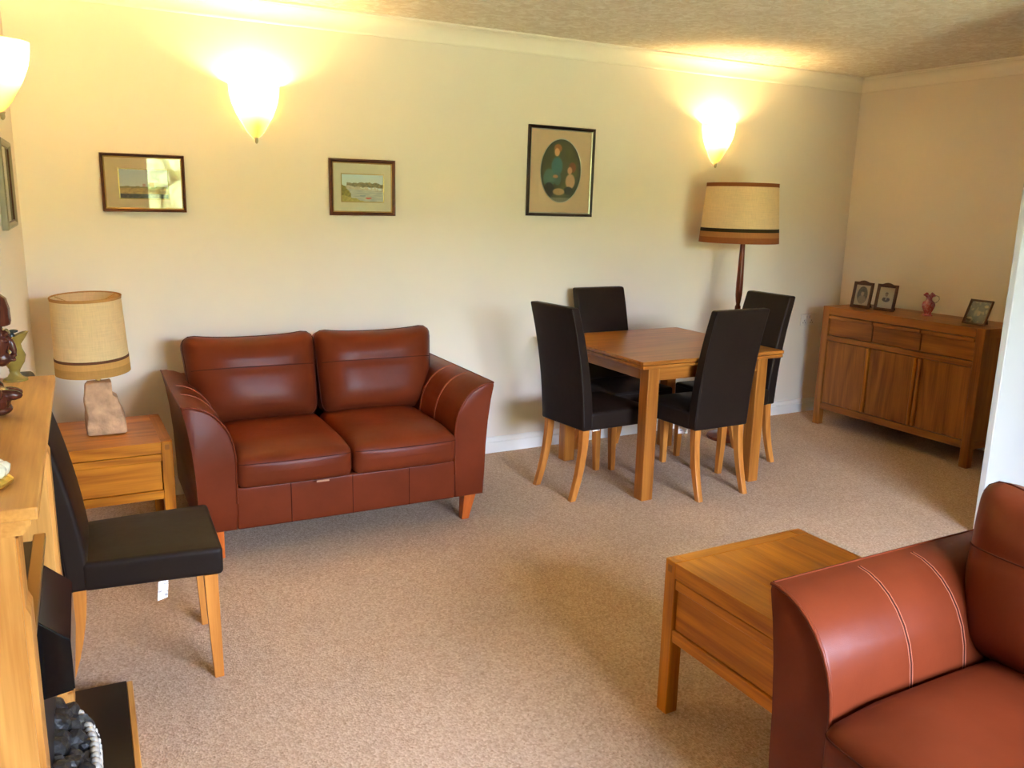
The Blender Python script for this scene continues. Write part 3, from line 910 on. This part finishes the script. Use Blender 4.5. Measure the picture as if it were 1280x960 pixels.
# ------------------------------------------------------------------ wall lights
def wall_light(loc, rz, label):
    o = empty('wall_light', loc, rz)          # origin at the tip, on the wall; bowl projects towards -y
    prof = [(.010, .004), (.030, .022), (.045, .040), (.066, .080), (.084, .110), (.097, .140), (.110, .175), (.118, .212), (.122, .255)]
    lathe('glass_bowl', prof+[(.1225, .2575)], BOWL, o, n=36, arc=(pi, 2*pi))
    lathe('finial', [(0, -.022), (.006, -.018), (.009, -.010), (.008, 0), (.011, .008), (0, .010)], BOWL, o, n=16, origin=(0, -.012, 0))
    box('wall_plate', (-.05, .05, -.012, -.0005, .10, .20), PLASTIC, o, bev=.003)
    lathe('bulb_holder', [(0, 0), (.014, 0), (.014, .045), (0, .045)], PLASTIC, o, n=16, origin=(0, -.048, .108))
    lathe('bulb', [(0, 0), (.012, .003), (.016, .015), (.024, .03), (.027, .045), (.022, .062), (.010, .071), (0, .073)], BULBM, o, n=16, origin=(0, -.048, .154))
    box('bracket', (-.006, .006, -.055, -.01, .112, .124), PLASTIC, o, bev=0)
    return tag(o, label, 'wall light', 'lit wall lights')
wall_light((1.060, -.001, 1.805), 0, 'lit glass bowl wall light above the sofa')
wall_light((4.060, -.001, 1.800), 0, 'lit glass bowl wall light above the standing lamp')
wall_light((lx(-.70)+.001, -.70, 1.805), pi/2-math.atan(LSK), 'lit glass bowl wall light on the fireplace wall, cut by the left edge')

# ------------------------------------------------------------------ lamps
def shade(parent, z0, z1, rb, rt_, body_m, bands, trim_top, cx=0, cy=0, tilt=(0, 0)):
    """frustum shade with bands given as (t0, t1, material) along the height"""
    t_ = .0025
    R_ = lambda t: rb+(rt_-rb)*t
    Z_ = lambda t: z0+(z1-z0)*t
    sh = lathe('lamp_shade', [(R_(0), Z_(0)), (R_(1), Z_(1)), (R_(1)-t_, Z_(1)), (R_(0)-t_, Z_(0)), (R_(0), Z_(0))], body_m, parent, n=64, origin=(0, 0, 0))
    for a, b_, m in bands:
        lathe('trim_band', [(R_(a)+.0012, Z_(a)), (R_(b_)+.0012, Z_(b_)), (R_(b_)-.0005, Z_(b_)), (R_(a)-.0005, Z_(a)), (R_(a)+.0012, Z_(a))], m, sh, n=64)
    tube('rim_wire', [(R_(1)*cos(i/40*2*pi), R_(1)*sin(i/40*2*pi), Z_(1)) for i in range(40)], .0035, trim_top, sh, n=6, closed=True)
    for k_ in range(3):
        a = k_*2*pi/3+.5
        tube('spider_arm', [(0.012*cos(a), .012*sin(a), Z_(1)-.05), (R_(1)*cos(a), R_(1)*sin(a), Z_(1)-.004)], .0016, BRASS, sh, n=5)
    sh.location = (cx, cy, 0); sh.rotation_euler = (tilt[0], tilt[1], 0)
    return sh

tl = empty('table_lamp', (.262, -.50, .5005))
# rough stone block
from mathutils import noise as mnoise
def sdf(x, y, z):
    w = (z+.115)/.23
    k_ = 1.04 - .22*w + .05*sin(w*5)
    n_ = mnoise.noise(Vector((x*14, y*14, z*11)))*.016 + mnoise.noise(Vector((x*30+4, y*30, z*30)))*.004
    f = 1+n_/.06*.6
    xx = x*k_*f - .016*w; yy = y*k_*f
    if z > -.112 and xx > .018 and w > .72: xx = .018+(xx-.018)*.45          # broken corner
    return (xx, yy, z+.115 + (n_*.4 if w > .1 else 0))
rbox('stone_base', (.074, .060, .115), .012, sdf, STONE, tl, n=14)
lathe('lamp_stem', [(0, .215), (.011, .215), (.011, .30), (.017, .302), (.017, .34), (0, .34)], BRASS, tl, n=16, origin=(-.02, 0, 0))
lathe('bulb', [(0, .34), (.014, .345), (.03, .385), (.028, .41), (.015, .43), (0, .433)], simple('unlit_bulb', (.85, .85, .82), .2), tl, n=18, origin=(-.02, 0, 0))
shade(tl, .275, .600, .146, .136, LINEN2, ((0, .11, BANDO), (.11, .19, BANDG), (.19, .225, BANDB), (.972, 1.0, TRIMTAN)), TRIMTAN, cx=-.028, cy=0, tilt=(radians(2.5), radians(-1.5)))
tag(tl, 'table lamp with rough stone base and banded cream shade', 'lamp')

cord = tube('trailing_flex', [(.12, -.22, .005), (.10, -.34, .005), (.14, -.46, .005), (.24, -.50, .006), (.33, -.47, .005), (.31, -.40, .006), (.22, -.41, .012), (.15, -.52, .005), (.11, -.64, .005), (.20, -.70, .005)], .0035, CORD, n=6)
tag(cord, 'white flex lying on the carpet under the corner lamp table', 'cord')

fl = empty('floor_lamp', (4.035, -.355, 0))
lathe('base', [(0, 0), (.135, 0), (.140, .008), (.138, .020), (.10, .030), (.05, .038), (.028, .055), (.018, .075), (0, .08)], TEAK, fl, n=40)
lathe('pole', [(0, .06), (.014, .06), (.015, .30), (.019, .55), (.0215, .72), (.0205, .82), (.0185, .895), (.0135, .900), (.0125, .91), (.0165, .925), (.0215, .97), (.0222, 1.04), (.0195, 1.15), (.0155, 1.27), (.0145, 1.36), (0, 1.36)], TEAK, fl, n=24)
lathe('bulb_holder', [(0, 1.36), (.017, 1.36), (.017, 1.41), (0, 1.41)], BRASS, fl, n=16)
lathe('bulb', [(0, 1.41), (.014, 1.415), (.03, 1.455), (.028, 1.48), (.015, 1.50), (0, 1.503)], simple('unlit_bulb_large', (.85, .85, .82), .2), fl, n=18)
shade(fl, 1.305, 1.672, .250, .222, LINEN, ((0, .10, BANDR), (.10, .19, BANDT), (.19, .25, BANDK), (.945, 1.0, BANDR)), BANDR, cx=-.030, cy=.01)
tag(fl, 'tall floor lamp with turned wooden pole and banded drum shade', 'lamp')

# ------------------------------------------------------------------ ornaments on the sideboard
def photo_frame(loc, rz, w, h, fw_, func, lean, frame_m, label, crest=True, stand_m=DARKV):
    o = empty('photo_frame', loc, rz); o.rotation_euler = (0, 0, rz)
    tiltM = lambda ob: setattr(ob, 'rotation_euler', (-lean, 0, 0))
    f = frame_ring('frame', w, h, fw_, .014, frame_m, o); f.location = (0, 0, h/2*cos(lean)+.0005); tiltM(f)
    b_ = box('backing', (-w/2+.004, w/2-.004, -.003, .003, -h/2+.004, h/2-.004), stand_m, o, bev=0); b_.location = f.location; tiltM(b_)
    p = print_plane('photograph', w-2*fw_, h-2*fw_, func, o, 40, 50); p.location = Vector(f.location)+Vector((0, -.0042, 0)); tiltM(p)
    g = box('glass', (-w/2+fw_, w/2-fw_, -.0065, -.0055, -h/2+fw_, h/2-fw_), PANE, o, bev=0); g.location = f.location; tiltM(g)
    if crest:
        pts = [(-w*.26, h/2-.003)]+[(-w*.26+w*.52*i/12, h/2+.011*sin(pi*i/12)) for i in range(13)]+[(w*.26, h/2-.003)]
        c_ = prism('crest', pts, 'y', -.012, -.002, frame_m, o); c_.location = f.location; tiltM(c_)
    y0 = h/2*sin(lean)
    prism('easel_strut', [(y0+.002-h*.1*sin(lean)*0, h*.62), (y0+.006, h*.62), (h*.46, .0005), (h*.46-.008, .0005)] if lean < .5 else [(0, .01), (.01, .05), (.06, .0005), (.05, .0005)],
          'x', -w*.17, w*.17, stand_m, o)
    return tag(o, label, 'photo frame')
photo_frame((5.070, -.478, SBH), radians(-85), .150, .180, .020, pic_sepia_oval, radians(9), FRAMEP, 'small carved frame with an oval sepia portrait, leftmost on the sideboard')
photo_frame((5.090, -.657, SBH), radians(-85), .150, .180, .020, pic_sepia_bust, radians(9), FRAMEP, 'small carved frame with a vignette portrait in a dark coat')
photo_frame((5.065, -1.335, SBH), radians(-90), .146, .160, .012, pic_dark_photo, radians(24), FRAMEP, 'dark photo frame with a black easel back near the white partition', crest=False)

jug = empty('glass_jug', (5.150, -.935, SBH), radians(-45))
ruf = lambda r, z, t: (r*(1+.28*max(0, (z-.118)/.027)*cos(4*t)), z-.010*max(0, (z-.118)/.027)*cos(4*t))
lathe('jug_body', [(0, .0005), (.030, .0005), (.031, .006), (.024, .012), (.021, .020), (.030, .038), (.039, .060), (.041, .074), (.035, .090), (.020, .102), (.0165, .114), (.020, .128), (.031, .143), (.029, .144), (.018, .129), (.0145, .114), (.018, .102), (.032, .088), (.037, .074), (.035, .060), (.026, .038), (.016, .022), (0, .018)], PINK, jug, n=40, mod=ruf)
tube('jug_handle', [(.022, 0, .124), (.040, 0, .134), (.056, 0, .128), (.060, 0, .112), (.052, 0, .096), (.036, 0, .084)], .0035, CLEARH, jug, n=8)
tag(jug, 'small pink glass jug with ruffled rim on the sideboard', 'jug')

# ------------------------------------------------------------------ sockets
def socket(name, x, z, w, h, label):
    o = empty(name, (x, -.0005, z))
    box('face_plate', (-w/2, w/2, -.010, 0, -h/2, h/2), PLASTIC, o, bev=.003, seg=2)
    for s in (-1, 1):
        box('rocker_switch', (s*w*.10-.006, s*w*.10+.006, -.0135, -.009, h*.12, h*.36), GREYPL, o, bev=.001)
        for dx, dz in ((0, -.006), (-.011, -.022), (.011, -.022)):
            box('pin_hole', (s*w*.26+dx-.0025, s*w*.26+dx+.0025, -.0105, -.009, dz-.004, dz+.004), BLACKM, o, bev=0)
    return tag(o, label, 'socket')
socket('double_socket', 5.076, .712, .146, .088, 'white double wall socket between the dining chairs and sideboard')

# ------------------------------------------------------------------ fireplace
FY = -2.42; FROT = -.033; FX = lx(FY)+.002
fp = empty('fire_surround', (FX, FY, 0), FROT)
MZ = 1.03
box('mantel_shelf', (0, .150, -.565, .565, MZ-.022, MZ), OAKL['y'], fp, bev=.003, seg=2)
prism('mantel_moulding', [(.0, MZ-.022), (.138, MZ-.022), (.137, MZ-.034), (.130, MZ-.044), (.124, MZ-.050), (0, MZ-.050)], 'y', -.552, .552, OAKL['y'], fp)
box('frieze', (0, .066, -.45, .45, MZ-.14, MZ-.051), OAKL['y'], fp, bev=.002)
for s in (-1, 1):
    y0, y1 = sorted((s*.545, s*.45))
    lg_ = box('pilaster', (0, .112, y0, y1, .055, MZ-.051), OAKL['z'], fp, bev=.002)
    a, b_ = sorted((s*.535, s*.46))
    prism('pilaster_strip', [(.112, .09), (.122, .10), (.122, MZ-.20), (.116, MZ-.185), (.116, MZ-.06), (.112, MZ-.06)], 'y', a, b_, OAKL['z'], lg_)
    box('plinth_block', (0, .126, y0-.004, y1+.004, .0505, .115), OAKL['z'], fp, bev=.003)
box('back_panel', (0, .03, -.45, .45, .0505, MZ-.141), BLACK, fp, bev=0)
tag(fp, 'pale oak fire surround with mantel shelf on the left', 'fireplace')

he = empty('hearth', (FX, FY, 0), FROT)
box('hearth_slab', (0.02, .266, -.574, .574, .002, .050), GRANITE, he, bev=.001)
for b_ in ((.2665, .284, -.574, .574, .0005, .047),):
    box('wood_edging', b_, OAKL['y'], he, bev=.002)
tag(he, 'black hearth slab with pale wood edging', 'hearth')

ef = empty('electric_fire', (FX, FY, 0), FROT)
box('fire_front', (.031, .095, -.29, .29, .0515, .655), BLACKM, ef, bev=.003)
box('brass_trim', (.078, .106, -.29, .29, .6555, .672), BRASS, ef, bev=.002)
# hood
bm = bmesh.new()
zt0, zt1, zb = .645, .585, .455
hv = [(.0955, -.16, zt0), (.0955, .16, zt0), (.160, -.16, zt1), (.160, .16, zt1), (.0955, -.16, zb), (.0955, .16, zb), (.160, -.16, zb+.01), (.160, .16, zb+.01)]
V_ = [bm.verts.new(v) for v in hv]
for f in ((0, 1, 3, 2), (2, 3, 7, 6), (6, 7, 5, 4), (0, 2, 6, 4), (1, 5, 7, 3), (0, 4, 5, 1)): bm.faces.new([V_[i] for i in f])
bmesh.ops.bevel(bm, geom=list(bm.edges), offset=.003, segments=2, affect='EDGES')
finish('hood', bm, BLACK, ef)
# basket
arc = []
for i in range(25):
    t = -1+2*i/24
    arc.append((.100+.080*sqrt(max(0, 1-t*t)), .28*t))
bk_pts = [(x, y) for x, y in arc]
bm = bmesh.new(); A = []; B = []
for x, y in bk_pts:
    A.append(((x, y, .0515)))
    B.append(((x+.004, y, .170)))
ra = [bm.verts.new(p) for p in A]; rb_ = [bm.verts.new(p) for p in B]
rc = [bm.verts.new((p[0]-.008, p[1]*.97, p[2])) for p in B]; rd = [bm.verts.new((p[0]-.008, p[1]*.97, p[2])) for p in A]
for i in range(24):
    bm.faces.new((ra[i], ra[i+1], rb_[i+1], rb_[i])); bm.faces.new((rb_[i], rb_[i+1], rc[i+1], rc[i])); bm.faces.new((rc[i], rc[i+1], rd[i+1], rd[i]))
bf = finish('basket_front', bm, PEWTER, ef, True, 40)
bm = bmesh.new(); add_ellipsoid(bm, (0, 0, 0), (.009, .0125, .062), sub=2); rib = finish('rib', bm, PEWTER, bf, True, 80)
bm = bmesh.new(); add_ellipsoid(bm, (0, 0, 0), (.012, .0155, .014), sub=2); bead = finish('bead', bm, PEWTER, bf, True, 80)
firstr = True
for i in range(1, 24):
    x, y = bk_pts[i]
    r_ = rib if firstr else rib.copy(); b_ = bead if firstr else bead.copy()
    if not firstr: C.objects.link(r_); C.objects.link(b_); r_.parent = bf; b_.parent = bf
    firstr = False
    t = -1+2*i/24; an = atan2(t*.28, .085*3)
    r_.location = (x+.007, y, .112); r_.rotation_euler = (radians(32), 0, an)
    b_.location = (x+.001, y, .172); b_.rotation_euler = (0, 0, an)
# bed tray and coals
box('coal_tray', (.0955, .15, -.25, .25, .0515, .10), BLACKM, ef, bev=0)
lump = []
for k_ in range(4):
    bm = bmesh.new(); bmesh.ops.create_icosphere(bm, subdivisions=2, radius=.03)
    for v in bm.verts:
        n_ = mnoise.noise(v.co*38+Vector((k_*5, 0, 0)))
        v.co *= 1+.38*n_; v.co.z *= .85
    lump.append(finish('coal', bm, COAL, ef))
cnt = 0
for iy in range(11):
    for ix in range(3):
        y = -.235+.047*iy+random.uniform(-.008, .008); t = y/.28
        x = .100+ix*.030*(.55+.45*sqrt(1-t*t))+random.uniform(-.005, .005)
        o = lump[cnt] if cnt < 4 else lump[cnt % 4].copy()
        if cnt >= 4: C.objects.link(o); o.parent = ef
        o.location = (x, y, .142+(.035 if ix < 2 else .012)+random.uniform(-.008, .014)+(.02 if ix == 0 else 0))
        o.rotation_euler = (random.random()*6, random.random()*6, random.random()*6)
        s_ = random.uniform(.8, 1.15); o.scale = (s_, s_, s_)
        cnt += 1
tag(ef, 'black electric fire with hood and silver fluted coal basket', 'electric fire')

# ------------------------------------------------------------------ mantel ornaments
bu_ = empty('carved_bust', (-.032, -2.31, MZ))
bm = bmesh.new()
add_ellipsoid(bm, (-.002, 0, .016), (.034, .040, .0155))                      # base of the torso
add_ellipsoid(bm, (0, 0, .040), (.031, .050, .032))
for s in (-1, 1):
    add_ellipsoid(bm, (.026, s*.017, .050), (.028, .014, .013), Matrix.Rotation(radians(6), 3, 'Y'))
    add_ellipsoid(bm, (-.002, s*.040, .058), (.018, .016, .018))
add_ellipsoid(bm, (-.006, 0, .092), (.017, .019, .036))                       # neck
add_ellipsoid(bm, (.000, 0, .168), (.036, .031, .052))                        # head
add_ellipsoid(bm, (.018, 0, .132), (.020, .019, .020))                        # jaw and chin
add_ellipsoid(bm, (.040, 0, .160), (.0085, .0075, .022), Matrix.Rotation(radians(-16), 3, 'Y'))   # nose
add_ellipsoid(bm, (.0415, 0, .1375), (.008, .013, .0048)); add_ellipsoid(bm, (.0395, 0, .1275), (.008, .012, .005))
add_ellipsoid(bm, (.030, 0, .188), (.010, .024, .008))
for s in (-1, 1):
    add_ellipsoid(bm, (.028, s*.014, .174), (.008, .009, .0055)); add_ellipsoid(bm, (-.004, s*.031, .165), (.010, .005, .018))
bd_ = finish('bust_body', bm, EBONY, bu_, True, 80)
rm = bd_.modifiers.new('remesh', 'REMESH'); rm.mode = 'VOXEL'; rm.voxel_size = .002; rm.use_smooth_shade = True
sm = bd_.modifiers.new('smooth', 'SMOOTH'); sm.iterations = 2; sm.factor = .5
hd2 = lathe('headdress', [(.032, .200), (.040, .203), (.042, .212), (.040, .240), (.034, .262), (.020, .274), (0, .277)], EBONY, bu_, n=28, origin=(-.010, 0, .006), mod=lambda r, z, t: (r*(1+.02*cos(14*t)), z))
hd2.rotation_euler = (0, radians(3), 0)
tag(bu_, 'carved dark wood bust of a head in profile on the mantel', 'carving')

jd = empty('jade_ornament', (-.008, -1.905, MZ))
lathe('pedestal', [(0, .0005), (.030, .0005), (.030, .006), (.018, .012), (.012, .022), (.014, .03), (0, .032)], JADE, jd, n=24)
lathe('carving', [(0, .028), (.014, .03), (.024, .048), (.027, .066), (.020, .084), (.018, .094), (.028, .112), (.034, .126), (.030, .127), (.02, .112), (0, .105)], JADE, jd, n=28, mod=lambda r, z, t: (r*(1+.22*cos(3*t)*(z/.12)), z+.006*cos(2*t)*(z/.12)))
bm = bmesh.new()
add_ellipsoid(bm, (0, 0, .118), (.010, .008, .014)); add_ellipsoid(bm, (.006, 0, .134), (.012, .006, .005)); add_ellipsoid(bm, (-.010, 0, .136), (.006, .005, .006))
finish('finial', bm, JADED, jd, True, 80)
tag(jd, 'pale green jade ornament behind the bust on the mantel', 'ornament')

so = empty('porcelain_ornament', (-.030, -2.850, MZ))
lathe('gilt_base', [(0, .0005), (.034, .0005), (.040, .006), (.042, .012), (.036, .018), (0, .02)], GILT, so, n=32, mod=lambda r, z, t: (r*(1+.05*cos(7*t)), z))
for k_ in range(9):
    a = k_*2*pi/9
    bm = bmesh.new(); add_ellipsoid(bm, (.027*cos(a), .027*sin(a), .031), (.0135, .0135, .014), sub=2)
    for v in bm.verts: v.co += v.co.normalized()*0.002*mnoise.noise(v.co*120)
    finish('petal', bm, PORC, so, True, 80)
bm = bmesh.new(); add_ellipsoid(bm, (0, 0, .040), (.019, .019, .016)); finish('centre', bm, PORC, so, True, 80)
tag(so, 'glazed porcelain flower ornament with gilt base at the mantel front', 'ornament')
